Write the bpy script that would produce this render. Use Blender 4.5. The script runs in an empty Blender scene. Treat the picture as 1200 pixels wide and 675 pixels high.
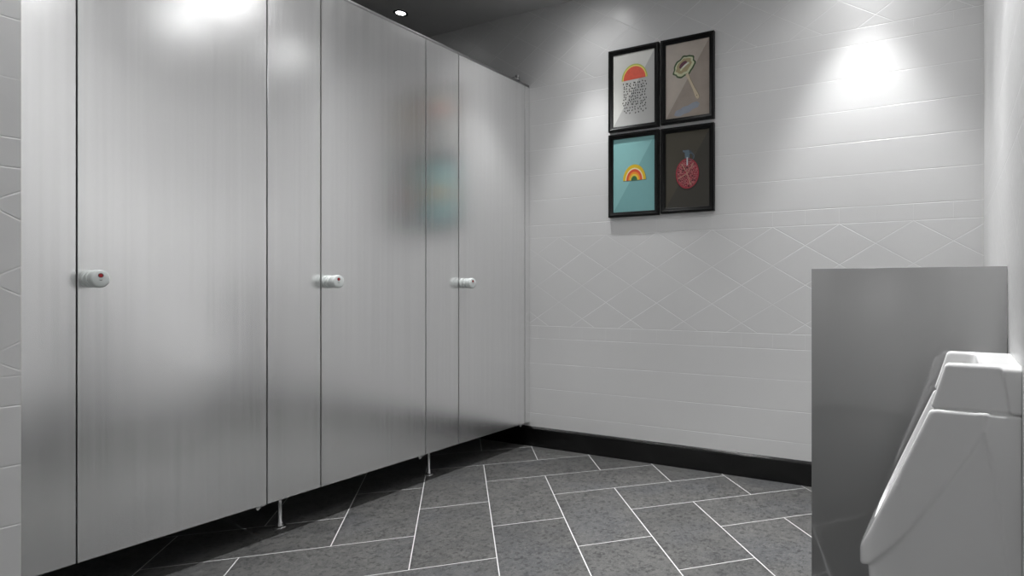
import bpy, bmesh, math, random
import numpy as np
from mathutils import Vector, Matrix

random.seed(7)
PI = math.pi
scene = bpy.context.scene
COL = scene.collection

# ------------------------------------------------------------------ measures (metres, eye height 1.0)
XR = 0.117            # right wall
YB = 3.048            # back wall
XP = -2.437           # front face of the cubicle partition
XL = -2.253           # left wall beside the partition
YL = 0.676            # where that wall ends
XS = -3.90            # far wall inside the cubicles
YR = -2.40            # wall behind the viewer
ZC = 2.776            # ceiling

# ------------------------------------------------------------------ helpers
def link(o, parent=None):
    COL.objects.link(o)
    if parent is not None:
        o.parent = parent
    return o

def empty(name, loc=(0, 0, 0), label=None, cat=None, group=None):
    o = bpy.data.objects.new(name, None)
    o.empty_display_size = 0.1
    o.location = loc
    link(o)
    tag(o, label, cat, group)
    return o

def tag(o, label=None, cat=None, group=None, kind=None):
    if label: o['label'] = label
    if cat: o['category'] = cat
    if group: o['group'] = group
    if kind: o['kind'] = kind
    return o

def mesh_obj(name, bm, mats, parent=None, smooth=False, offset=None):
    """offset = world position of the parent: geometry is written in world coordinates"""
    if offset is not None:
        bmesh.ops.translate(bm, verts=bm.verts, vec=-Vector(offset))
    bmesh.ops.recalc_face_normals(bm, faces=bm.faces)
    me = bpy.data.meshes.new(name)
    bm.to_mesh(me); bm.free()
    for m in (mats if isinstance(mats, (list, tuple)) else [mats]):
        me.materials.append(m)
    if smooth:
        for p in me.polygons: p.use_smooth = True
    o = bpy.data.objects.new(name, me)
    return link(o, parent)

def box(bm, x0, x1, y0, y1, z0, z1, bevel=0.0, mat=0, seg=2):
    r = bmesh.ops.create_cube(bm, size=1.0)
    vs = r['verts']
    for v in vs:
        v.co = Vector((x0 + (v.co.x + .5) * (x1 - x0), y0 + (v.co.y + .5) * (y1 - y0), z0 + (v.co.z + .5) * (z1 - z0)))
    fs = set(f for v in vs for f in v.link_faces)
    if bevel > 0:
        es = set(e for v in vs for e in v.link_edges)
        rr = bmesh.ops.bevel(bm, geom=list(es), offset=bevel, segments=seg, profile=.5, affect='EDGES')
        fs = set(rr['faces']) | set(f for f in bm.faces if f.is_valid and f in fs)
    for f in fs:
        if f.is_valid: f.material_index = mat

def lathe(bm, origin, axis, prof, n=48, mats=None, caps=True):
    """prof = [(distance along axis, radius), ...]"""
    ax = Vector(axis).normalized()
    a = ax.orthogonal().normalized(); b = ax.cross(a)
    rings = []
    for d, r in prof:
        if r < 1e-6:
            rings.append([bm.verts.new(Vector(origin) + ax * d)])
        else:
            rings.append([bm.verts.new(Vector(origin) + ax * d + (a * math.cos(2*PI*k/n) + b * math.sin(2*PI*k/n)) * r) for k in range(n)])
    for i in range(len(rings) - 1):
        A, B = rings[i], rings[i+1]
        for k in range(n):
            k2 = (k + 1) % n
            if len(A) == 1 and len(B) == 1: continue
            if len(A) == 1: f = bm.faces.new((A[0], B[k], B[k2]))
            elif len(B) == 1: f = bm.faces.new((A[k], B[0], A[k2]))
            else: f = bm.faces.new((A[k], B[k], B[k2], A[k2]))
            if mats: f.material_index = mats[i]
    if caps:
        for R in (rings[0], rings[-1]):
            if len(R) > 2: bm.faces.new(R)

def prism_path(bm, prof, p0, p1, into):
    """extrude a (distance from wall, height) profile from p0 to p1 on the floor plan; into = direction into the room"""
    v0, v1, n = Vector((*p0, 0)), Vector((*p1, 0)), Vector((*into, 0))
    A = [bm.verts.new(v0 + n * d + Vector((0, 0, z))) for d, z in prof]
    B = [bm.verts.new(v1 + n * d + Vector((0, 0, z))) for d, z in prof]
    m = len(prof)
    for i in range(m):
        j = (i + 1) % m
        bm.faces.new((A[i], A[j], B[j], B[i]))
    bm.faces.new(A); bm.faces.new(B[::-1])

def autosmooth(o, ang=35):
    me = o.data
    for p in me.polygons: p.use_smooth = True
    try:
        me.set_sharp_from_angle(angle=math.radians(ang))
    except Exception:
        pass
    return o

# ------------------------------------------------------------------ node helpers
class NT:
    def __init__(self, name):
        self.m = bpy.data.materials.new(name)
        self.m.use_nodes = True
        self.t = self.m.node_tree
        self.b = self.t.nodes['Principled BSDF']
    def n(self, typ, **kw):
        nd = self.t.nodes.new(typ)
        for k, v in kw.items(): setattr(nd, k, v)
        return nd
    def put(self, sock, v):
        if isinstance(v, (int, float)): sock.default_value = v
        elif isinstance(v, (tuple, list)): sock.default_value = v
        else: self.t.links.new(v, sock)
    def math(self, op, a, b=0.0, c=None, clamp=False):
        nd = self.n('ShaderNodeMath', operation=op, use_clamp=clamp)
        self.put(nd.inputs[0], a); self.put(nd.inputs[1], b)
        if c is not None: self.put(nd.inputs[2], c)
        return nd.outputs[0]
    def smooth(self, v, lo, hi, a=0.0, b=1.0):
        nd = self.n('ShaderNodeMapRange', interpolation_type='SMOOTHSTEP')
        self.put(nd.inputs['Value'], v)
        nd.inputs['From Min'].default_value = lo; nd.inputs['From Max'].default_value = hi
        nd.inputs['To Min'].default_value = a; nd.inputs['To Max'].default_value = b
        return nd.outputs['Result']
    def mix(self, fac, a, b):
        nd = self.n('ShaderNodeMix', data_type='RGBA')
        self.put(nd.inputs['Factor'], fac)
        self.put(nd.inputs[6], a); self.put(nd.inputs[7], b)
        return nd.outputs[2]
    def noise(self, vec, scale, detail=3, rough=.5):
        nd = self.n('ShaderNodeTexNoise')
        nd.inputs['Scale'].default_value = scale; nd.inputs['Detail'].default_value = detail
        nd.inputs['Roughness'].default_value = rough
        if vec is not None: self.put(nd.inputs['Vector'], vec)
        return nd.outputs['Fac']
    def coords(self, scale=None):
        tc = self.n('ShaderNodeTexCoord').outputs['Object']
        if scale is not None:
            mp = self.n('ShaderNodeMapping'); mp.inputs['Scale'].default_value = scale
            self.put(mp.inputs['Vector'], tc); tc = mp.outputs[0]
        return tc
    def bump(self, h, strength, dist=.002, normal=None):
        nd = self.n('ShaderNodeBump')
        nd.inputs['Strength'].default_value = strength; nd.inputs['Distance'].default_value = dist
        self.put(nd.inputs['Height'], h)
        if normal is not None: self.put(nd.inputs['Normal'], normal)
        return nd.outputs[0]

def g(v, a=1.0): return (v, v, v, a)

def plain(name, col, rough=.5, metal=0.0, spec=.5, coat=0.0, noise=0.0):
    N = NT(name)
    c = (*col, 1.0) if not isinstance(col, (int, float)) else g(col)
    N.b.inputs['Roughness'].default_value = rough
    N.b.inputs['Metallic'].default_value = metal
    N.b.inputs['Specular IOR Level'].default_value = spec
    N.b.inputs['Coat Weight'].default_value = coat
    if noise > 0:
        f = N.noise(N.coords(), 9.0, 4)
        lo = tuple(x * (1 - noise) for x in c[:3]) + (1.0,)
        hi = tuple(min(1, x * (1 + noise)) for x in c[:3]) + (1.0,)
        N.put(N.b.inputs['Base Color'], N.mix(f, lo, hi))
    else:
        N.b.inputs['Base Color'].default_value = c
    return N.m

# ------------------------------------------------------------------ materials
WALL_ALB = 0.66
def wall_material(name, axis, phase):
    """white glazed wall tiles: long plain rows, narrow borders and a band of embossed diamonds"""
    N = NT(name)
    tc = N.coords()
    sp = N.n('ShaderNodeSeparateXYZ'); N.put(sp.inputs[0], tc)
    u = sp.outputs[axis]; z = sp.outputs[2]
    P = .159
    up = N.math('GREATER_THAN', z, 2.238)
    zm = N.math('SUBTRACT', z, N.math('MULTIPLY', up, 1.5105))
    # plain rows
    def rows(z0):
        a = N.math('DIVIDE', N.math('SUBTRACT', z, z0), P)
        fr = N.math('FRACT', N.math('ADD', a, 100.5))
        return N.math('MULTIPLY', N.math('ABSOLUTE', N.math('SUBTRACT', fr, .5)), P)
    dU = rows(1.403); dL = rows(.6875)
    isU = N.math('MULTIPLY', N.math('GREATER_THAN', z, 1.39), N.math('LESS_THAN', z, 2.21))
    isL = N.math('LESS_THAN', z, .70)
    def lin(zz): return N.math('ABSOLUTE', N.math('SUBTRACT', z, zz))
    d = N.math('MINIMUM', N.math('ADD', dU, N.math('MULTIPLY', N.math('SUBTRACT', 1.0, isU), 9.0)),
               N.math('ADD', dL, N.math('MULTIPLY', N.math('SUBTRACT', 1.0, isL), 9.0)))
    for zz in (.767, 1.3235, 2.2775): d = N.math('MINIMUM', d, lin(zz))
    # diamonds
    du, dz = .339, .2016
    nrm = 1 / math.sqrt(1/du**2 + 1/dz**2)
    ua = N.math('DIVIDE', N.math('SUBTRACT', u, phase), du)
    za = N.math('DIVIDE', N.math('SUBTRACT', zm, 1.3235), dz)
    dd = None
    for op in ('ADD', 'SUBTRACT'):
        a = N.math(op, ua, za)
        fr = N.math('FRACT', N.math('ADD', a, 100.5))
        q = N.math('MULTIPLY', N.math('ABSOLUTE', N.math('SUBTRACT', fr, .5)), nrm)
        dd = q if dd is None else N.math('MINIMUM', dd, q)
    inz = N.math('MULTIPLY', N.math('GREATER_THAN', zm, .767), N.math('LESS_THAN', zm, 1.3235))
    dd = N.math('ADD', dd, N.math('MULTIPLY', N.math('SUBTRACT', 1.0, inz), 9.0))
    # short joints in the narrow border rows
    ub = N.math('FRACT', N.math('ADD', N.math('DIVIDE', N.math('SUBTRACT', u, phase), .1695), 100.5))
    db = N.math('MULTIPLY', N.math('ABSOLUTE', N.math('SUBTRACT', ub, .5)), .1695)
    inb = N.math('MULTIPLY', N.math('GREATER_THAN', zm, 1.3235), N.math('LESS_THAN', zm, 1.403))
    inb = N.math('MAXIMUM', inb, N.math('MULTIPLY', N.math('GREATER_THAN', zm, .6875), N.math('LESS_THAN', zm, .767)))
    db = N.math('ADD', db, N.math('MULTIPLY', N.math('SUBTRACT', 1.0, inb), 9.0))
    db = N.math('ADD', db, .0006)
    # uneven joints: each one fades in and out along its length
    wob = N.noise(N.coords(), 5.0, 3)
    depth = N.smooth(wob, .35, .62, .35, 1.0)
    line = N.smooth(N.math('MINIMUM', d, dd), .0008, .0030, 1.0, 0.0)
    lb = N.smooth(db, .0008, .0022, .5, 0.0)
    line = N.math('MULTIPLY', N.math('MAXIMUM', line, lb), depth)
    grain = N.noise(N.coords((1, 1, 1)), 60.0, 4, .6)
    soft = N.noise(N.coords((1, 1, 1)), 2.2, 3, .5)
    h = N.math('ADD', N.math('MULTIPLY', line, -1.0), N.math('MULTIPLY', grain, .10))
    N.put(N.b.inputs['Normal'], N.bump(h, .75, .0012))
    tone = N.mix(soft, g(WALL_ALB * .95), g(WALL_ALB * 1.04))
    N.put(N.b.inputs['Base Color'], N.mix(N.math('MULTIPLY', line, .42), tone, g(.93)))
    N.put(N.b.inputs['Roughness'], N.smooth(grain, .3, .7, .30, .42))
    N.b.inputs['Specular IOR Level'].default_value = .5
    return N.m

M = {}
M['wall_back'] = wall_material('glazed wall tile back', 0, -.5131)
M['wall_left'] = wall_material('glazed wall tile left', 1, .7785)
M['wall_right'] = wall_material('glazed wall tile right', 1, .10)
M['ceiling'] = plain('matt grey ceiling paint', .55, .85, noise=.03)

def floor_material():
    """slate look floor tiles laid at 45 degrees: two upright tiles, then one across, stepping diagonally"""
    N = NT('slate grey floor tile')
    tc = N.coords()
    sp = N.n('ShaderNodeSeparateXYZ'); N.put(sp.inputs[0], tc)
    X, Y = sp.outputs[0], sp.outputs[1]
    r2 = 1 / math.sqrt(2)
    p = N.math('MULTIPLY', N.math('ADD', X, Y), r2)
    q = N.math('MULTIPLY', N.math('SUBTRACT', Y, X), r2)
    WP, WQ, PA, QA = .3030, .3086, .7410, 2.295
    x = N.math('DIVIDE', N.math('SUBTRACT', PA, p), WP)
    y = N.math('DIVIDE', N.math('SUBTRACT', q, QA), WQ)
    i = N.math('FLOOR', x); j = N.math('FLOOR', y)
    fx = N.math('SUBTRACT', x, i); fy = N.math('SUBTRACT', y, j)
    k = N.math('FLOORED_MODULO', N.math('ADD', N.math('SUBTRACT', j, i), 3.0), 6.0)
    def eq(v): return N.math('COMPARE', k, float(v), .25)
    e = {v: eq(v) for v in range(6)}
    def anyof(*vs):
        o = e[vs[0]]
        for v in vs[1:]: o = N.math('ADD', o, e[v])
        return o
    def edge(dist, on):   # large where there is no joint
        return N.math('ADD', dist, N.math('MULTIPLY', N.math('SUBTRACT', 1.0, on), 9.0))
    dl = edge(N.math('MULTIPLY', fx, WP), anyof(0, 1, 2, 3, 4))
    dr = edge(N.math('MULTIPLY', N.math('SUBTRACT', 1.0, fx), WP), anyof(5, 1, 2, 3, 4))
    db = edge(N.math('MULTIPLY', fy, WQ), anyof(0, 5, 1, 3))
    dt = edge(N.math('MULTIPLY', N.math('SUBTRACT', 1.0, fy), WQ), anyof(0, 5, 2, 4))
    d = N.math('MINIMUM', N.math('MINIMUM', dl, dr), N.math('MINIMUM', db, dt))
    grout = N.smooth(d, .0013, .0026, 1.0, 0.0)
    # tile identity for small tone differences
    oi = N.math('SUBTRACT', i, e[5]); oj = N.math('SUBTRACT', j, N.math('ADD', e[2], e[4]))
    cx = N.n('ShaderNodeCombineXYZ'); N.put(cx.inputs[0], oi); N.put(cx.inputs[1], oj)
    wn = N.n('ShaderNodeTexWhiteNoise', noise_dimensions='3D'); N.put(wn.inputs['Vector'], cx.outputs[0])
    tid = wn.outputs['Value']
    # shift the stone pattern per tile
    sh = N.n('ShaderNodeVectorMath', operation='MULTIPLY_ADD')
    N.put(sh.inputs[0], wn.outputs['Color']); sh.inputs[1].default_value = (7, 7, 7); N.put(sh.inputs[2], tc)
    v = sh.outputs[0]
    cloud = N.noise(v, 11.0, 8, .74)
    speck = N.noise(v, 120.0, 5, .75)
    pit = N.noise(v, 48.0, 6, .75)
    blue = N.noise(v, 3.0, 2, .5)
    c1 = N.mix(N.smooth(cloud, .34, .66), (.085, .086, .086, 1), (.135, .135, .130, 1))
    c1 = N.mix(N.math('MULTIPLY', N.smooth(blue, .45, .70), .35), c1, (.092, .100, .116, 1))
    c1 = N.mix(N.math('MULTIPLY', N.smooth(speck, .48, .66), .8), c1, (.215, .213, .205, 1))
    c1 = N.mix(N.math('MULTIPLY', N.smooth(pit, .50, .62), .75), c1, (.030, .030, .032, 1))
    tone = N.math('ADD', .74, N.math('MULTIPLY', tid, .18))
    hsv = N.n('ShaderNodeHueSaturation'); N.put(hsv.inputs['Value'], tone); N.put(hsv.inputs['Color'], c1)
    N.put(N.b.inputs['Base Color'], N.mix(grout, hsv.outputs[0], g(.62)))
    N.put(N.b.inputs['Roughness'], N.math('ADD', N.smooth(speck, .3, .7, .30, .48), N.math('MULTIPLY', grout, .3)))
    h = N.math('ADD', N.math('MULTIPLY', grout, -1.0), N.math('ADD', N.math('MULTIPLY', cloud, .5), N.math('MULTIPLY', pit, -.5)))
    N.put(N.b.inputs['Normal'], N.bump(h, .35, .0015))
    N.b.inputs['Specular IOR Level'].default_value = .4
    return N.m
M['floor'] = floor_material()

def steel_material():
    N = NT('brushed stainless steel')
    streak = N.noise(N.coords((1, 420, 1.6)), 1.0, 3, .6)
    broad = N.noise(N.coords((1, 60, .6)), 1.0, 2, .5)
    N.put(N.b.inputs['Base Color'], N.mix(N.smooth(broad, .3, .7), g(.855), g(.90)))
    N.b.inputs['Metallic'].default_value = .93
    N.put(N.b.inputs['Roughness'], N.smooth(broad, .25, .75, .215, .24))
    N.put(N.b.inputs['Normal'], N.bump(streak, .07, .0002))
    return N.m
M['steel'] = steel_material()
M['rail'] = plain('anodised aluminium', .36, .38, 1.0, noise=.06)
M['chrome'] = plain('polished chrome', .70, .16, 1.0, noise=.04)
M['baseboard'] = plain('black glazed skirting tile', .004, .22, noise=.3)
M['knob'] = plain('satin grey white plastic', (.60, .63, .62), .30, noise=.03)
M['red'] = plain('red enamel', (.32, .004, .008), .3, noise=.05)
M['trim'] = plain('dark grey lamp trim', .035, .4, noise=.1)
M['dark'] = plain('dark plastic', .012, .4, noise=.1)
M['ceramic'] = plain('white vitreous china', .80, .08, noise=.015)
M['frame'] = plain('black lacquered wood', .0025, .38, spec=.2, noise=.2)

def screen_material():
    N = NT('smoke grey glass')
    f = N.noise(N.coords(), 1.6, 2)
    N.put(N.b.inputs['Base Color'], N.mix(f, g(.235), g(.255)))
    N.b.inputs['Roughness'].default_value = .06
    N.b.inputs['IOR'].default_value = 2.1
    return N.m
M['screen'] = screen_material()
M['screen_edge'] = plain('polished glass edge', (.05, .065, .06), .12, noise=.05)

def emit_material():
    N = NT('lit lamp lens')
    N.b.inputs['Base Color'].default_value = g(.9)
    N.b.inputs['Emission Color'].default_value = g(1.0)
    N.b.inputs['Emission Strength'].default_value = 30.0
    return N.m
M['lens'] = emit_material()

# ------------------------------------------------------------------ the setting
def structure(name, bm, mat):
    o = mesh_obj(name, bm, mat); tag(o, kind='structure'); return o

T = .10
bm = bmesh.new(); box(bm, XS - T, XR + T, YR - T, YB + T, -T, 0)
structure('floor', bm, M['floor'])
bm = bmesh.new(); box(bm, XS - T, XR + T, YR - T, YB + T, ZC, ZC + T)
structure('ceiling', bm, M['ceiling'])
bm = bmesh.new(); box(bm, XS - T, XR + T, YB, YB + T, 0, ZC)
structure('wall_back', bm, M['wall_back'])
bm = bmesh.new(); box(bm, XR, XR + T, YR, YB, 0, ZC)
structure('wall_right', bm, M['wall_right'])
bm = bmesh.new(); box(bm, XS - T, XL, YR, YL, 0, ZC)
structure('wall_left', bm, M['wall_left'])
bm = bmesh.new(); box(bm, XS - T, XS, YL, YB, 0, ZC)
structure('wall_far_left', bm, M['wall_left'])
bm = bmesh.new(); box(bm, XL, XR + T, YR - T, YR, 0, ZC)
structure('wall_front', bm, M['wall_back'])

BB = [(0, 0), (.014, 0), (.014, .108), (.0125, .114), (.008, .120), (.004, .124), (0, .124)]
def baseboard(name, p0, p1, into):
    bm = bmesh.new(); prism_path(bm, BB, p0, p1, into)
    o = structure(name, bm, M['baseboard']); return o
baseboard('baseboard_back', (XS, YB), (XR, YB), (0, -1))
baseboard('baseboard_right', (XR, YR), (XR, YB - .014), (-1, 0))
baseboard('baseboard_left', (XL, YR), (XL, YL), (1, 0))
baseboard('baseboard_far_left', (XS, YL), (XS, YB - .014), (1, 0))
baseboard('baseboard_front', (XL + .014, YR), (XR - .014, YR), (0, 1))

# ------------------------------------------------------------------ cubicle partition
Z0, Z1 = .150, 2.284          # underside and top of the panels
TH = .020
GAP = .0045
seams = [.854, 1.4234, 1.6462, 2.2116, 2.4377, 2.9977]
part0 = (XP, (YL + YB) / 2, 0)
partition = empty('toilet_partition', part0,
                  'brushed stainless steel cubicle partition with three doors along the left side', 'partition')
partition['kind'] = 'thing'

def panel(name, y0, y1, parent, off, z0=Z0, z1=Z1):
    bm = bmesh.new()
    box(bm, XP - TH, XP, y0, y1, z0, z1, bevel=.0006, seg=1)
    return mesh_obj(name, bm, M['steel'], parent, offset=off)

# pilasters
for y0, y1 in ((YL + .001, seams[0] - GAP/2), (seams[1] + GAP/2, seams[2] - GAP/2), (seams[3] + GAP/2, seams[4] - GAP/2), (seams[5] + GAP/2, YB - .001)):
    panel('pilaster', y0, y1, partition, part0)
# panels between the cubicles
for y in (1.5348, 2.3246):
    bm = bmesh.new(); box(bm, XS + .001, XP - TH - .001, y - .010, y + .010, Z0, Z1 - .002, bevel=.001)
    mesh_obj('divider_panel', bm, M['steel'], partition, offset=part0)
# head rail
bm = bmesh.new()
box(bm, XP - TH - .004, XP - .003, YL + .001, YB - .001, Z1 + .002, Z1 + .016, bevel=.002)
box(bm, XP - TH + .002, XP - .008, YL + .001, YB - .001, Z1, Z1 + .002)
autosmooth(mesh_obj('head_rail', bm, M['rail'], partition, offset=part0))
# feet
for y in (.765, 1.5348, 2.3246):
    bm = bmesh.new()
    lathe(bm, (XP - .103, y, 0), (0, 0, 1), [(0, .026), (.003, .026), (.006, .023), (.008, .014), (.014, .012), (.020, .0115), (.024, .0085), (.150, .0085), (.150, .0)], 32, caps=False)
    autosmooth(mesh_obj('support_leg', bm, M['chrome'], partition, offset=part0), 50)

# doors, each with its knob, indicator and pivots
def knob_mesh(y, z, KY):
    bm = bmesh.new()
    prof = [(0, .0), (0, .0275), (.006, .0275), (.008, .0260), (.009, .0215), (.016, .0205), (.018, .0205),
            (.019, .0250), (.021, .0265), (.032, .0265), (.034, .0250), (.035, .0215), (.043, .0215),
            (.044, .0255), (.046, .0278), (.068, .0282), (.071, .0276), (.0735, .0255), (.0745, .0225), (.0745, 0)]
    lathe(bm, (XP, y, z), (1, 0, 0), prof, 56, caps=False)
    for v in bm.verts: v.co.y = y + (v.co.y - y) * KY
    return bm
doors = [(seams[0], seams[1]), (seams[2], seams[3]), (seams[4], seams[5])]
labels = None
for n, (a, b) in enumerate(doors):
    d = panel('door', a + GAP/2, b - GAP/2, partition, part0)
    ky, kz = a + .030, 1.031
    autosmooth(mesh_obj('lock_knob', knob_mesh(ky, kz, (.83, .98, .93)[n]), M['knob'], d, offset=part0), 40)
    bm = bmesh.new()
    lathe(bm, (XP + .0742, ky, kz + .0105), (1, 0, 0), [(0, .0068), (.0010, .0068), (.0010, .0054)], 24, mats=[1, 1], caps=False)
    lathe(bm, (XP + .0742, ky, kz + .0105), (1, 0, 0), [(.0006, .0054), (.0007, .0)], 24, mats=[0], caps=False)
    # small dark arc beneath the red spot
    vs = []
    for r in (.0034, .0048):
        vs.append([bm.verts.new((XP + .0749, ky + r * .85 * math.cos(t), kz - .0005 + r * math.sin(t))) for t in [PI * (1.15 + .7 * s / 8) for s in range(9)]])
    for s in range(8):
        f = bm.faces.new((vs[0][s], vs[0][s+1], vs[1][s+1], vs[1][s])); f.material_index = 1
    ind = mesh_obj('lock_indicator', bm, [M['red'], M['dark']], d, offset=part0)
    tag(ind, 'red occupied spot with a dark rim')
    bm = bmesh.new()   # lower pivot by the hinge side
    lathe(bm, (XP - .010, b - .030, Z0 - .016), (0, 0, 1), [(0, .0), (0, .006), (.004, .010), (.010, .011), (.0165, .011)], 24, caps=False)
    box(bm, XP - .018, XP - .004, b - .018, b - .002, Z0 - .006, Z0 + .001, .001)
    autosmooth(mesh_obj('bottom_pivot', bm, M['chrome'], d, offset=part0), 40)
    if n == 2:
        bm = bmesh.new()
        lathe(bm, (XP - .010, b - .060, Z1 + .015), (0, 0, 1), [(0, .016), (.006, .016), (.008, .011), (.020, .011), (.024, .014), (.030, .014), (.033, .010), (.033, 0)], 28, caps=False)
        box(bm, XP - .020, XP - .001, b - .100, b - .060, Z1 + .016, Z1 + .026, .002)
        autosmooth(mesh_obj('top_pivot', bm, M['rail'], d, offset=part0), 40)

# ------------------------------------------------------------------ urinal (implicit surface, meshed here)
def surface_nets(F, lo, hi, h):
    nx, ny, nz = [int(math.ceil((hi[k] - lo[k]) / h)) + 1 for k in range(3)]
    xs = lo[0] + h * np.arange(nx); ys = lo[1] + h * np.arange(ny); zs = lo[2] + h * np.arange(nz)
    XX, YY, ZZ = np.meshgrid(xs, ys, zs, indexing='ij')
    V = F(XX, YY, ZZ)
    S = V < 0
    # active cells
    c = [S[a:nx-1+a, b:ny-1+b, d:nz-1+d] for a in (0, 1) for b in (0, 1) for d in (0, 1)]
    sm = sum(k.astype(np.int8) for k in c)
    act = (sm > 0) & (sm < 8)
    idx = -np.ones(act.shape, dtype=np.int64)
    ids = np.argwhere(act)
    idx[act] = np.arange(len(ids))
    acc = np.zeros((len(ids), 3)); cnt = np.zeros(len(ids))
    corners = [(a, b, d) for a in (0, 1) for b in (0, 1) for d in (0, 1)]
    for A in corners:
        for ax in range(3):
            if A[ax] == 1: continue
            B = list(A); B[ax] = 1
            va = V[ids[:, 0]+A[0], ids[:, 1]+A[1], ids[:, 2]+A[2]]
            vb = V[ids[:, 0]+B[0], ids[:, 1]+B[1], ids[:, 2]+B[2]]
            m = (va < 0) != (vb < 0)
            t = np.where(m, va / np.where(m, va - vb, 1), 0)
            P = np.tile(np.array(A, float), (len(ids), 1)); P[:, ax] += t
            acc[m] += P[m]; cnt[m] += 1
    pts = (ids + acc / cnt[:, None]) * h + np.array(lo)
    e = h * .05      # pull the points onto the surface
    for _ in range(4):
        f0 = F(*pts.T)
        G = np.stack([(F(*(pts + np.eye(3)[k] * e).T) - F(*(pts - np.eye(3)[k] * e).T)) / (2*e) for k in range(3)], 1)
        st = f0[:, None] * G / np.maximum((G**2).sum(1), 1e-3)[:, None]
        L = np.linalg.norm(st, axis=1); st *= np.minimum(1, .5 * h / np.maximum(L, 1e-9))[:, None]
        pts = pts - st
    faces = []
    for ax in range(3):
        o1, o2 = [k for k in range(3) if k != ax]
        sl0 = [slice(None)] * 3; sl1 = [slice(None)] * 3
        sl0[ax] = slice(0, -1); sl1[ax] = slice(1, None)
        ch = S[tuple(sl0)] != S[tuple(sl1)]
        E = np.argwhere(ch)
        E = E[(E[:, o1] > 0) & (E[:, o2] > 0)]
        E = E[(E[:, o1] < act.shape[o1]) & (E[:, o2] < act.shape[o2])]
        q = []
        for a, b in ((0, 0), (-1, 0), (-1, -1), (0, -1)):
            K = E.copy(); K[:, o1] += a; K[:, o2] += b
            q.append(idx[K[:, 0], K[:, 1], K[:, 2]])
        q = np.stack(q, 1)
        flip = S[E[:, 0], E[:, 1], E[:, 2]]
        if ax == 1: flip = ~flip
        q[~flip] = q[~flip][:, ::-1]
        faces.append(q)
    faces = np.concatenate(faces)
    return pts, faces[(faces >= 0).all(1)]

def smax(a, b, k):
    hh = np.clip(.5 + .5 * (a - b) / k, 0, 1)
    return b * (1 - hh) + a * hh + k * hh * (1 - hh)
def smin(a, b, k): return -smax(-a, -b, k)

HW = .1385
FX0, FZ0, FX1, FZ1 = .162, .752, .316, .400     # slope of the open front
LEN = math.hypot(FX1 - FX0, FZ1 - FZ0)
NXn, NZn = -(FZ1 - FZ0) / LEN, (FX1 - FX0) / LEN
def front(x, z): return (x - FX0) * NXn + (z - FZ0) * NZn
def plan(x, y, w, xc, xe):
    """half width w up to xc, then a rounded nose that ends at xe"""
    t = np.maximum(x - xc, 0) / (xe - xc)
    r = np.sqrt((y / w) ** 2 + t ** 2)
    flat = np.abs(y) - w
    return np.where(x < xc, flat, (r - 1) * min(w, xe - xc) * .98)
CR = [(-.02, .95), (.040, .84), (.055, .768), (.072, .712), (.091, .676), (.117, .633), (.144, .590), (.175, .545), (.198, .511), (.226, .474), (.256, .438), (.282, .406), (.302, .380), (.318, .358), (.345, .340)]
CRX = np.array([a for a, b in CR]); CRZ = np.array([b for a, b in CR])
def F_bowl(x, y, z):
    # flared bowl: everything in front of / above the sweeping crease
    A = smax(plan(x, y, HW, .225, .318), front(x, z), .0035)
    zc = np.interp(x, CRX, CRZ)
    A = smax(A, (zc - z) * .62, .005)
    A = smax(A, z - .7490, .005)
    # body under the bowl, a little narrower, drawn back to the wall
    xb = np.interp(z, [.06, .12, .20, .28, .34, .40, .75], [.10, .16, .212, .262, .297, .304, .304])
    B = smax(plan(x, y, HW - .003, .215, .315), (x - xb) * .85, .030)
    B = smax(B, front(x, z) + .010, .006)
    B = smax(B, .075 - z, .03)
    B = smax(B, z - .7490, .005)
    # the slab against the wall
    Cb = smax(smax(np.abs(y) - HW, (x - np.interp(z, [.1, .44, .63, .70, .75], [.012, .020, .042, .060, .070])) * .9, .003), smax(z - .7490, .10 - z, .006), .005)
    f = smin(smin(A, B, .016), Cb, .010)
    f = smax(f, -x, .001)
    # hollow of the bowl
    cav = plan(x, y, HW - .014, .200, .300)
    r = np.sqrt((np.minimum(x - .185, 0) / .118) ** 2 + (np.maximum(x - .185, 0) / .118) ** 2 + (np.minimum(z - .55, 0) / .115) ** 2 + (y / .30) ** 2)
    cav = smax(cav, (r - 1) * .11, .02)
    return smax(f, -cav, .0045)
def F_cover(x, y, z):
    nx, nz = .955, .297          # steeper front of the cover
    fr = (x - .1625) * nx + (z - .756) * nz
    Bk = smax(smax(np.abs(y) - .1345 + (z - .756) * .01, fr, .006), smax(z - .8490, .7545 - z, .007), .009)
    # notch open to the front and top
    no = smax(np.abs(y) - .118, .082 - x - (z - .80) * .2, .022)
    Bk = smax(Bk, -no, .007)
    nk = smax(smax(np.abs(y) - .131, fr + .007, .003), smax(z - .775, .7490 - z, .001), .001)
    nk = smax(nk, -smax(np.abs(y) - .118, .082 - x, .02), .003)
    pl = smax(smax(np.abs(y) - HW, (x - .020 - (z - .763) * .17), .003), smax(z - .8430, .7545 - z, .006), .007)
    f = smin(smin(Bk, pl, .006), nk, .001)
    return smax(f, -x, .001)

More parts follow.
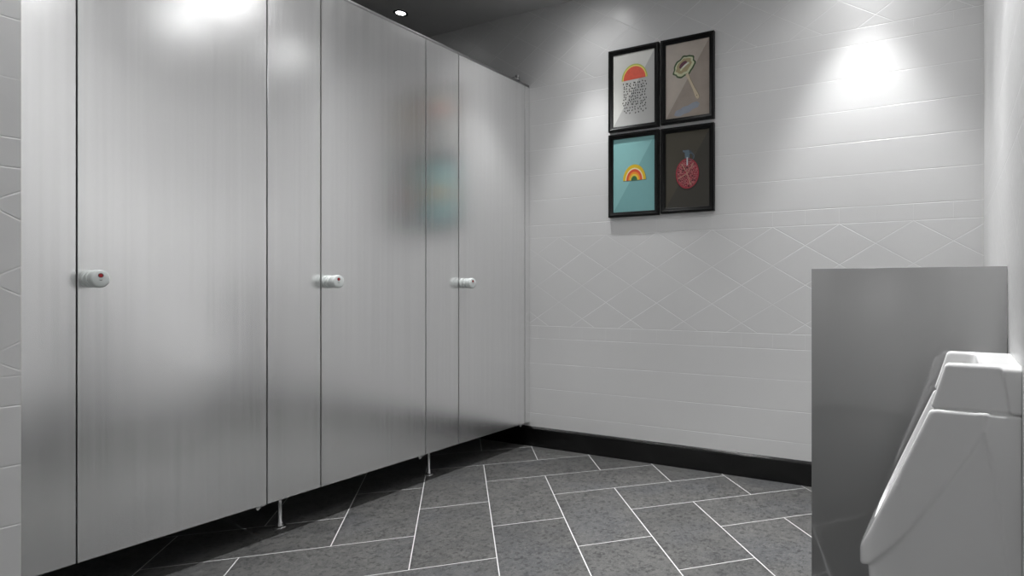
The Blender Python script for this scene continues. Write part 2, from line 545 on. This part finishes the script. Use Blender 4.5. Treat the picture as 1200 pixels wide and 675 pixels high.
YU = 1.483
uri = empty('wall_urinal', (XR, YU, 0), 'white glazed ceramic urinal fixed to the right wall in front of the large grey screen', 'urinal', 'urinals along the right wall')
def sdf_object(name, F, lo, hi, h, mat, parent):
    pts, faces = surface_nets(F, lo, hi, h)
    pts = pts * np.array([-1, 1, 1])      # x is measured out from the wall
    faces = faces[:, ::-1]
    me = bpy.data.meshes.new(name)
    me.from_pydata(pts.tolist(), [], faces.tolist())
    me.materials.append(mat)
    me.validate()
    bm = bmesh.new(); bm.from_mesh(me); bmesh.ops.recalc_face_normals(bm, faces=bm.faces); bm.to_mesh(me); bm.free()
    for p in me.polygons: p.use_smooth = True
    o = bpy.data.objects.new(name, me)
    return link(o, parent)
sdf_object('bowl', F_bowl, (-.006, -.150, .06), (.335, .150, .762), .0040, M['ceramic'], uri)
sdf_object('flush_cover', F_cover, (-.006, -.150, .742), (.185, .150, .862), .0025, M['ceramic'], uri)

# ------------------------------------------------------------------ grey privacy screen
YSCR = 1.698
scr = empty('privacy_screen', (XR, YSCR, .15), 'smoke grey glass privacy screen standing out from the right wall directly behind the nearer urinal', 'screen', 'privacy screens along the right wall')
so = (XR, YSCR, .15)
bm = bmesh.new(); box(bm, -.363, XR - .001, YSCR, YSCR + .010, .15, 1.0565, bevel=.0010, seg=2)
o = autosmooth(mesh_obj('glass_panel', bm, [M['screen']], scr, offset=so))
for z in (.34, .86):
    bm = bmesh.new(); box(bm, XR - .028, XR - .0005, YSCR + .0102, YSCR + .020, z - .025, z + .025, bevel=.002)
    mesh_obj('wall_clip', bm, M['chrome'], scr, offset=so)

# the next urinal and screen along the same wall, behind the first screen
def copy_thing(root, dy, label):
    r = root.copy(); COL.objects.link(r)
    r.location = root.location + Vector((0, dy, 0)); r['label'] = label
    for ch in list(root.children):
        c = ch.copy(); COL.objects.link(c); c.parent = r
    return r
copy_thing(uri, .850, 'white glazed ceramic urinal on the right wall between the two grey screens')
copy_thing(scr, .850, 'smoke grey glass privacy screen nearest the back wall')

# ------------------------------------------------------------------ pictures
def shape(bm, pts, y, mat):
    f = bm.faces.new([bm.verts.new((a, y, b)) for a, b in pts]); f.material_index = mat
    return f
def ell(cx, cz, rx, rz, n=24, a0=0, a1=2*PI, rot=0):
    out = []
    full = abs(a1 - a0 - 2*PI) < 1e-6
    for k in range(n + (0 if full else 1)):
        t = a0 + (a1 - a0) * k / n
        x, z = rx * math.cos(t), rz * math.sin(t)
        out.append((cx + x * math.cos(rot) - z * math.sin(rot), cz + x * math.sin(rot) + z * math.cos(rot)))
    return out

def paper(name, col, rough=.45, var=.10, scale=14):
    N = NT(name)
    f = N.noise(N.coords(), scale, 4, .6)
    lo = tuple(c * (1 - var) for c in col) + (1,); hi = tuple(min(1, c * (1 + var)) for c in col) + (1,)
    N.put(N.b.inputs['Base Color'], N.mix(f, lo, hi))
    N.b.inputs['Roughness'].default_value = rough
    N.b.inputs['Coat Weight'].default_value = .08; N.b.inputs['Coat Roughness'].default_value = .2
    return N.m

def cell_paper(name, c_in, c_gap, scale):
    N = NT(name)
    vo = N.n('ShaderNodeTexVoronoi', feature='DISTANCE_TO_EDGE'); vo.inputs['Scale'].default_value = scale
    N.put(vo.inputs['Vector'], N.coords((1, 1, 1)))
    v2 = N.n('ShaderNodeTexVoronoi'); v2.inputs['Scale'].default_value = scale
    N.put(v2.inputs['Vector'], N.coords((1, 1, 1)))
    sepc = N.n('ShaderNodeSeparateColor'); N.put(sepc.inputs[0], v2.outputs['Color'])
    inner = N.mix(sepc.outputs[0], (*c_in[0], 1), (*c_in[1], 1))
    N.put(N.b.inputs['Base Color'], N.mix(N.smooth(vo.outputs['Distance'], .03, .10), (*c_gap, 1), inner))
    N.b.inputs['Roughness'].default_value = .4
    return N.m

FD = .024           # frame depth off the wall
def picture(x0, x1, z0, z1, label, build):
    cx = (x0 + x1) / 2
    base = (cx, YB, z0)
    t = empty('framed_picture', base, label, 'picture', 'framed fruit pictures on the back wall')
    W = .0285
    bm = bmesh.new()
    yF, yB = YB - FD, YB - .0005
    # mitred moulding with a raised outer lip and sloping sight edge
    prof = [(0, yB), (0, yF + .003), (.003, yF), (.012, yF), (.016, yF + .004), (W - .003, yF + .007), (W, yF + .010), (W, yB)]
    corners = [(x0, z0, 1, 1), (x1, z0, -1, 1), (x1, z1, -1, -1), (x0, z1, 1, -1)]
    rings = [[bm.verts.new((X + sx * dd, yy, Z + sz * dd)) for dd, yy in prof] for X, Z, sx, sz in corners]
    for k in range(4):
        A, B = rings[k], rings[(k+1) % 4]
        for i in range(len(prof)):
            j = (i + 1) % len(prof)
            bm.faces.new((A[i], B[i], B[j], A[j]))
    autosmooth(mesh_obj('frame', bm, M['frame'], t, offset=base), 30)
    bm = bmesh.new()
    mats = build(bm, x0 + W - .001, x1 - W + .001, z0 + W - .001, z1 - W + .001, YB - .010)
    o = mesh_obj('print', bm, mats, t, offset=base)
    for p in o.data.polygons:
        pass
    return t

def glare_sheet(bm, x0, x1, z0, z1, y):
    # printed backing sheet with a diagonal glare painted in as the lighter upper-left half
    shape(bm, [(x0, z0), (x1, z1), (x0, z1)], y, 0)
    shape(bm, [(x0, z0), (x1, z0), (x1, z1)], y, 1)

def lerp(a, b, t): return a + (b - a) * t

def pic_melon(bm, x0, x1, z0, z1, y):
    glare_sheet(bm, x0, x1, z0, z1, y)
    w, h = x1 - x0, z1 - z0
    X = lambda s: x0 + s * w
    Z = lambda s: z1 - s * h
    cx, cz, r = X(.52), Z(.372), w * .31
    R = math.radians(2)
    shape(bm, ell(cx, cz, r, r * 1.04, 30, 0, PI, R), y - .0004, 2)
    shape(bm, ell(cx, cz, r * .93, r * .96, 30, 0, PI, R), y - .0006, 3)
    shape(bm, ell(cx, cz, r * .85, r * .87, 30, 0, PI, R), y - .0008, 4)
    rnd = random.Random(3)
    rows = 12
    for i in range(rows):
        n = 10 if i < 9 else (8 if i < 11 else 5)
        for k in range(n):
            s = (k + .5 + rnd.uniform(-.42, .42)) / n
            xx = X(.235 + .57 * s); zz = Z(.418 + .037 * i + rnd.uniform(-.008, .008))
            shape(bm, ell(xx, zz, .0034, .0056, 8, rot=rnd.uniform(-.8, .8)), y - .0004, 5)
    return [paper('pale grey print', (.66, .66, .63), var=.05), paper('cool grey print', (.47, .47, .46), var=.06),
            paper('lime rind print', (.42, .50, .10)), paper('pale rind print', (.80, .66, .16)), paper('melon flesh print', (.72, .10, .055), var=.25, scale=60),
            paper('black seed print', (.012, .010, .010))]

def pic_brush(bm, x0, x1, z0, z1, y):
    glare_sheet(bm, x0, x1, z0, z1, y)
    w, h = x1 - x0, z1 - z0
    X = lambda s: x0 + s * w
    Z = lambda s: z1 - s * h
    # blue worn patch low on the board
    rnd = random.Random(5)
    pts = [(X(.20), Z(.955)), (X(.24), Z(.90)), (X(.34), Z(.885)), (X(.40), Z(.86)), (X(.52), Z(.85)), (X(.62), Z(.82)), (X(.72), Z(.81)), (X(.78), Z(.845)), (X(.74), Z(.89)), (X(.62), Z(.905)), (X(.55), Z(.94)), (X(.42), Z(.955)), (X(.34), Z(.98)), (X(.26), Z(.975))]
    shape(bm, pts, y - .0003, 2)
    # handle
    a = (X(.49), Z(.43)); b = (X(.74), Z(.765))
    dx, dz = b[0]-a[0], b[1]-a[1]; L = math.hypot(dx, dz); ux, uz = dx/L, dz/L; nx, nz = -uz, ux
    def off(t, o): return (a[0] + ux*L*t + nx*o, a[1] + uz*L*t + nz*o)
    side = [(0, .009), (.25, .0062), (.6, .0068), (.85, .0105), (.97, .0105), (1.03, .006)]
    shape(bm, [off(t, o + .002) for t, o in side] + [off(t, -o + .002) for t, o in reversed(side)], y - .0004, 6)
    shape(bm, [off(t, o) for t, o in side] + [off(t, -o) for t, o in reversed(side)], y - .0006, 3)
    shape(bm, ell(*off(.90, 0), .0026, .0026, 10), y - .0008, 7)
    # cut fruit head with a wavy green skin
    cx, cz = X(.43), Z(.325)
    def wavy(rx, rz, amp, n=54, dx=0, dz=0, rot=.62):
        o = []
        for k in range(n):
            t = 2*PI*k/n
            m = 1 + amp * math.sin(7*t) + amp * .6 * math.sin(11*t + 1)
            x_, z_ = rx*m*math.cos(t), rz*m*math.sin(t)
            o.append((cx + dx + x_*math.cos(rot) - z_*math.sin(rot), cz + dz + x_*math.sin(rot) + z_*math.cos(rot)))
        return o
    shape(bm, wavy(.0735, .0540, .05), y - .0005, 4)
    shape(bm, wavy(.0640, .0440, .05), y - .0007, 5)
    shape(bm, wavy(.052, .034, .05, dx=-.002, dz=.004), y - .0009, 8)
    shape(bm, ell(cx - .006, cz + .010, .027, .015, 24, rot=.62), y - .0011, 9)
    shape(bm, ell(cx + .004, cz - .001, .034, .010, 20, rot=.62), y - .0013, 5)
    shape(bm, ell(cx + .006, cz - .007, .030, .0045, 20, rot=.62), y - .0015, 8)
    shape(bm, ell(cx + .008, cz + .006, .024, .0035, 20, rot=.62), y - .0017, 10)
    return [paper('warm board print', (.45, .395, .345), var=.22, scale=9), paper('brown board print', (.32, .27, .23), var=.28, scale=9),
            paper('worn blue print', (.27, .30, .36), var=.2, scale=30), paper('pale wood print', (.55, .46, .33), var=.1),
            paper('dark green skin print', (.035, .075, .022), var=.4, scale=50), paper('pale flesh print', (.56, .58, .38), var=.3, scale=40),
            paper('handle edge print', (.12, .085, .06)), paper('hole print', (.02, .015, .012)), paper('tan flesh print', (.36, .30, .16), var=.2, scale=40),
            paper('purple core print', (.10, .022, .045), var=.4, scale=60), paper('white pith print', (.72, .72, .66))]

def pic_rainbow(bm, x0, x1, z0, z1, y):
    glare_sheet(bm, x0, x1, z0, z1, y)
    w, h = x1 - x0, z1 - z0
    X = lambda s: x0 + s * w
    Z = lambda s: z1 - s * h
    cx, cz, r = X(.515), Z(.578), w * .272
    shape(bm, [(a + .003, b - .003) for a, b in ell(cx, cz, r * 1.01, r * 1.2, 30, 0, PI)], y - .0003, 8)
    for k, (s, m) in enumerate(((1.0, 2), (.78, 3), (.70, 4), (.53, 5), (.40, 6), (.27, 7))):
        shape(bm, ell(cx, cz, r * s, r * 1.22 * s, 30, 0, PI), y - .0005 - .0002 * k, m)
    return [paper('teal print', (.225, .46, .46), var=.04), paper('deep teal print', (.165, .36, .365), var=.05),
            paper('yellow peel print', (.62, .42, .012)), paper('white pith print', (.74, .66, .42)), paper('red band print', (.62, .07, .02)),
            paper('orange band print', (.74, .24, .012)), paper('yellow band print', (.68, .50, .05)), paper('green band print', (.03, .14, .045)),
            paper('dark teal print', (.07, .14, .14))]

def pic_pomegranate(bm, x0, x1, z0, z1, y):
    glare_sheet(bm, x0, x1, z0, z1, y)
    w, h = x1 - x0, z1 - z0
    X = lambda s: x0 + s * w
    Z = lambda s: z1 - s * h
    cx, cz = X(.50), Z(.555)
    shape(bm, ell(cx + .002, cz - .006, w * .275, w * .33, 36), y - .0002, 7)
    shape(bm, ell(cx, cz, w * .262, w * .315, 40), y - .0004, 2)
    shape(bm, [(cx - .016, cz + w*.27), (cx + .016, cz + w*.27), (cx + .010, cz + w*.36), (cx - .010, cz + w*.36)], y - .0004, 2)
    shape(bm, ell(cx, cz, w * .238, w * .288, 40), y - .0006, 3)
    # pale membranes
    for a in (.9, 2.2, 3.5, 5.1):
        ux, uz = math.cos(a), math.sin(a); nx, nz = -uz, ux
        rr = w * .22
        shape(bm, [(cx + nx*.0018, cz + nz*.0018), (cx - nx*.0018, cz - nz*.0018), (cx + ux*rr - nx*.0035, cz + uz*rr*1.2 - nz*.0035), (cx + ux*rr + nx*.0035, cz + uz*rr*1.2 + nz*.0035)], y - .0008, 4)
    # steel cap with lever and ring
    shape(bm, [(cx - .013, cz + .085), (cx + .013, cz + .085), (cx + .015, cz + .118), (cx + .010, cz + .130), (cx - .012, cz + .130), (cx - .015, cz + .112)], y - .0010, 5)
    shape(bm, [(cx - .028, cz + .122), (cx - .012, cz + .116), (cx - .010, cz + .128), (cx - .026, cz + .132)], y - .0011, 5)
    shape(bm, [(cx - .004, cz + .045), (cx + .004, cz + .045), (cx + .004, cz + .090), (cx - .004, cz + .090)], y - .0012, 6)
    shape(bm, [(cx + .010, cz + .118), (cx + .020, cz + .128), (cx + .034, cz + .110), (cx + .040, cz + .080), (cx + .036, cz + .078), (cx + .028, cz + .103)], y - .0012, 8)
    ro = ell(cx + .024, cz + .092, .019, .020, 28); ri = ell(cx + .024, cz + .092, .0165, .0175, 28)
    for k in range(28):
        k2 = (k + 1) % 28
        shape(bm, [ro[k], ro[k2], ri[k2], ri[k]], y - .0014, 5)
    return [paper('dark olive print', (.056, .049, .033), var=.12, scale=5), paper('near black olive print', (.036, .033, .025), var=.12, scale=5),
            paper('crimson rind print', (.34, .022, .040), var=.2, scale=30), cell_paper('aril print', ((.30, .012, .035), (.045, .004, .010)), (.48, .17, .17), 82),
            paper('membrane print', (.42, .24, .17)), paper('steel blue print', (.10, .15, .19), var=.4, scale=60),
            paper('bright steel print', (.52, .56, .60)), paper('black brown print', (.020, .013, .010)), paper('dark steel print', (.05, .07, .09))]

px = [(-1.8400, -1.5085), (-1.4955, -1.1730)]
picture(*px[0], 1.9245, 2.4040, 'black framed picture of a watermelon slice raining black seeds on pale grey', pic_melon)
picture(*px[1], 1.9285, 2.4040, 'black framed picture of a green skinned fruit slice on a wooden handle', pic_brush)
picture(*px[0], 1.4215, 1.9085, 'black framed picture of a small rainbow fruit slice on teal', pic_rainbow)
picture(*px[1], 1.4255, 1.9050, 'black framed picture of a red pomegranate with a metal cap on dark olive', pic_pomegranate)

# ------------------------------------------------------------------ ceiling lamps and added fill lights
# beam of the reflector lamps: a bright core, a weaker ring out to 40 degrees, a faint spill beyond
PHOTOMETRY = bpy.data.texts.new('downlight_photometry')
CD = [(0, 900), (5, 900), (10, 900), (15, 900), (18, 880), (21, 800), (24, 580), (27, 330), (30, 170), (33, 120), (36, 100), (39, 88), (42, 76), (45, 66), (50, 46), (60, 18), (75, 5), (85, 1), (90, 0)]
PHOTOMETRY.write('IESNA:LM-63-1995\nTILT=NONE\n1 1000 1 %d 1 1 2 0 0 0\n1 1 50\n%s\n0\n%s\n' % (
    len(CD), ' '.join(str(a) for a, _ in CD), ' '.join(str(c) for _, c in CD)))

def fill_panel(x, y, label, strength, size):  # added out-of-view panel that supplies ambient fill
    base = (x, y, ZC)
    t = empty('added_fill_panel', base, label, 'ceiling light', 'added unseen fill light panels')
    bm = bmesh.new()
    h = size
    for x0, x1, y0, y1 in ((x-h, x+h, y-h, y-h+.018), (x-h, x+h, y+h-.018, y+h), (x-h, x-h+.018, y-h+.018, y+h-.018), (x+h-.018, x+h, y-h+.018, y+h-.018)):
        box(bm, x0, x1, y0, y1, ZC - .014, ZC - .0005)
    mesh_obj('frame', bm, M['rail'], t, offset=base)
    N = NT('fill light diffuser')
    N.b.inputs['Base Color'].default_value = g(.9)
    N.b.inputs['Emission Color'].default_value = g(1.0)
    N.b.inputs['Emission Strength'].default_value = strength
    bm = bmesh.new(); box(bm, x-h+.018, x+h-.018, y-h+.018, y+h-.018, ZC - .010, ZC - .0005)
    mesh_obj('diffuser', bm, N.m, t, offset=base)

def downlight(x, y, label, power, angle=82, blend=.45, group='recessed ceiling lamps'):
    base = (x, y, ZC)
    t = empty('recessed_downlight', base, label, 'ceiling lamp', group)
    bm = bmesh.new()
    lathe(bm, base, (0, 0, -1), [(0, .045), (.003, .045), (.005, .042), (.005, .036), (.002, .028), (.0005, .028)], 40, caps=False)
    autosmooth(mesh_obj('trim_ring', bm, M['trim'], t, offset=base), 40)
    bm = bmesh.new()
    lathe(bm, base, (0, 0, -1), [(.0008, .0275), (.0024, .0200), (.0030, 0)], 40, caps=False)
    mesh_obj('lens', bm, M['lens'], t, smooth=True, offset=base)
    if power:
        l = bpy.data.lights.new('downlight_beam', 'POINT')
        l.energy = power; l.shadow_soft_size = .012
        l.use_nodes = True
        nt = l.node_tree
        em = nt.nodes['Emission']
        ies = nt.nodes.new('ShaderNodeTexIES'); ies.mode = 'INTERNAL'; ies.ies = PHOTOMETRY
        nt.links.new(ies.outputs[0], em.inputs['Strength'])
        o = bpy.data.objects.new('downlight_beam', l); o.location = (x, y, ZC - .012)
        COL.objects.link(o)
    return t
LP = .95
downlight(-3.200, 2.700, 'lit round downlight in the dark ceiling above the last cubicle', 0)
downlight(-1.925, 2.740, 'ceiling downlight nearest the back wall over the aisle', LP * 1.3)
downlight(-1.925, 2.030, 'ceiling downlight over the aisle before the middle cubicle door', LP * 1.7)
downlight(-1.925, 1.340, 'ceiling downlight over the aisle before the first cubicle door', LP * 1.7)
downlight(-.388, 2.770, 'ceiling downlight casting the bright pool on the back wall', LP * 1.9)
downlight(-1.925, .640, 'added unseen fill downlight over the aisle beside the end of the left wall', LP * .65)  # added lamp out of view, lifts the left wall
downlight(-.388, 2.090, 'added unseen fill downlight between the urinal and the back wall', LP * 2.6)  # added lamp, brightens the right wall and its reflection in the doors

downlight(-.110, 1.46, 'ceiling downlight above the urinal', LP * 3.8)
fill_panel(-.95, 2.05, 'added unseen fill light panel above the aisle by the middle cubicle door', 9, .15)  # added fill, set where its reflection brightens the first door's top
fill_panel(-1.07, -1.30, 'added unseen fill light panel above the aisle towards the entrance', 36, .21)

# ------------------------------------------------------------------ world and camera
w = bpy.data.worlds.new('World'); scene.world = w; w.use_nodes = True
w.node_tree.nodes['Background'].inputs[0].default_value = (.5, .5, .5, 1)
w.node_tree.nodes['Background'].inputs[1].default_value = .0

CXp, CYp, FP = 774.0, 338.5, 698.448
cam = bpy.data.cameras.new('camera'); co = bpy.data.objects.new('camera', cam); COL.objects.link(co)
cam.sensor_fit = 'HORIZONTAL'; cam.sensor_width = 36; cam.lens = FP / 1200 * 36
cam.shift_x = (600 - CXp) / 1200; cam.shift_y = (CYp - 337.5) / 1200
cam.clip_start = .02
co.location = (0, 0, 1.0)
co.rotation_euler = (PI / 2, 0, math.atan(345 / FP))
scene.camera = co

vs = scene.view_settings
scene.display_settings.display_device = 'sRGB'
vs.view_transform = 'Standard'; vs.look = 'None'; vs.exposure = -.30; vs.gamma = 1; vs.use_curve_mapping = False
try:
    scene.cycles.use_denoising = True
    scene.cycles.max_bounces = 10; scene.cycles.diffuse_bounces = 6; scene.cycles.glossy_bounces = 6
    scene.cycles.sample_clamp_indirect = 6
except Exception:
    pass
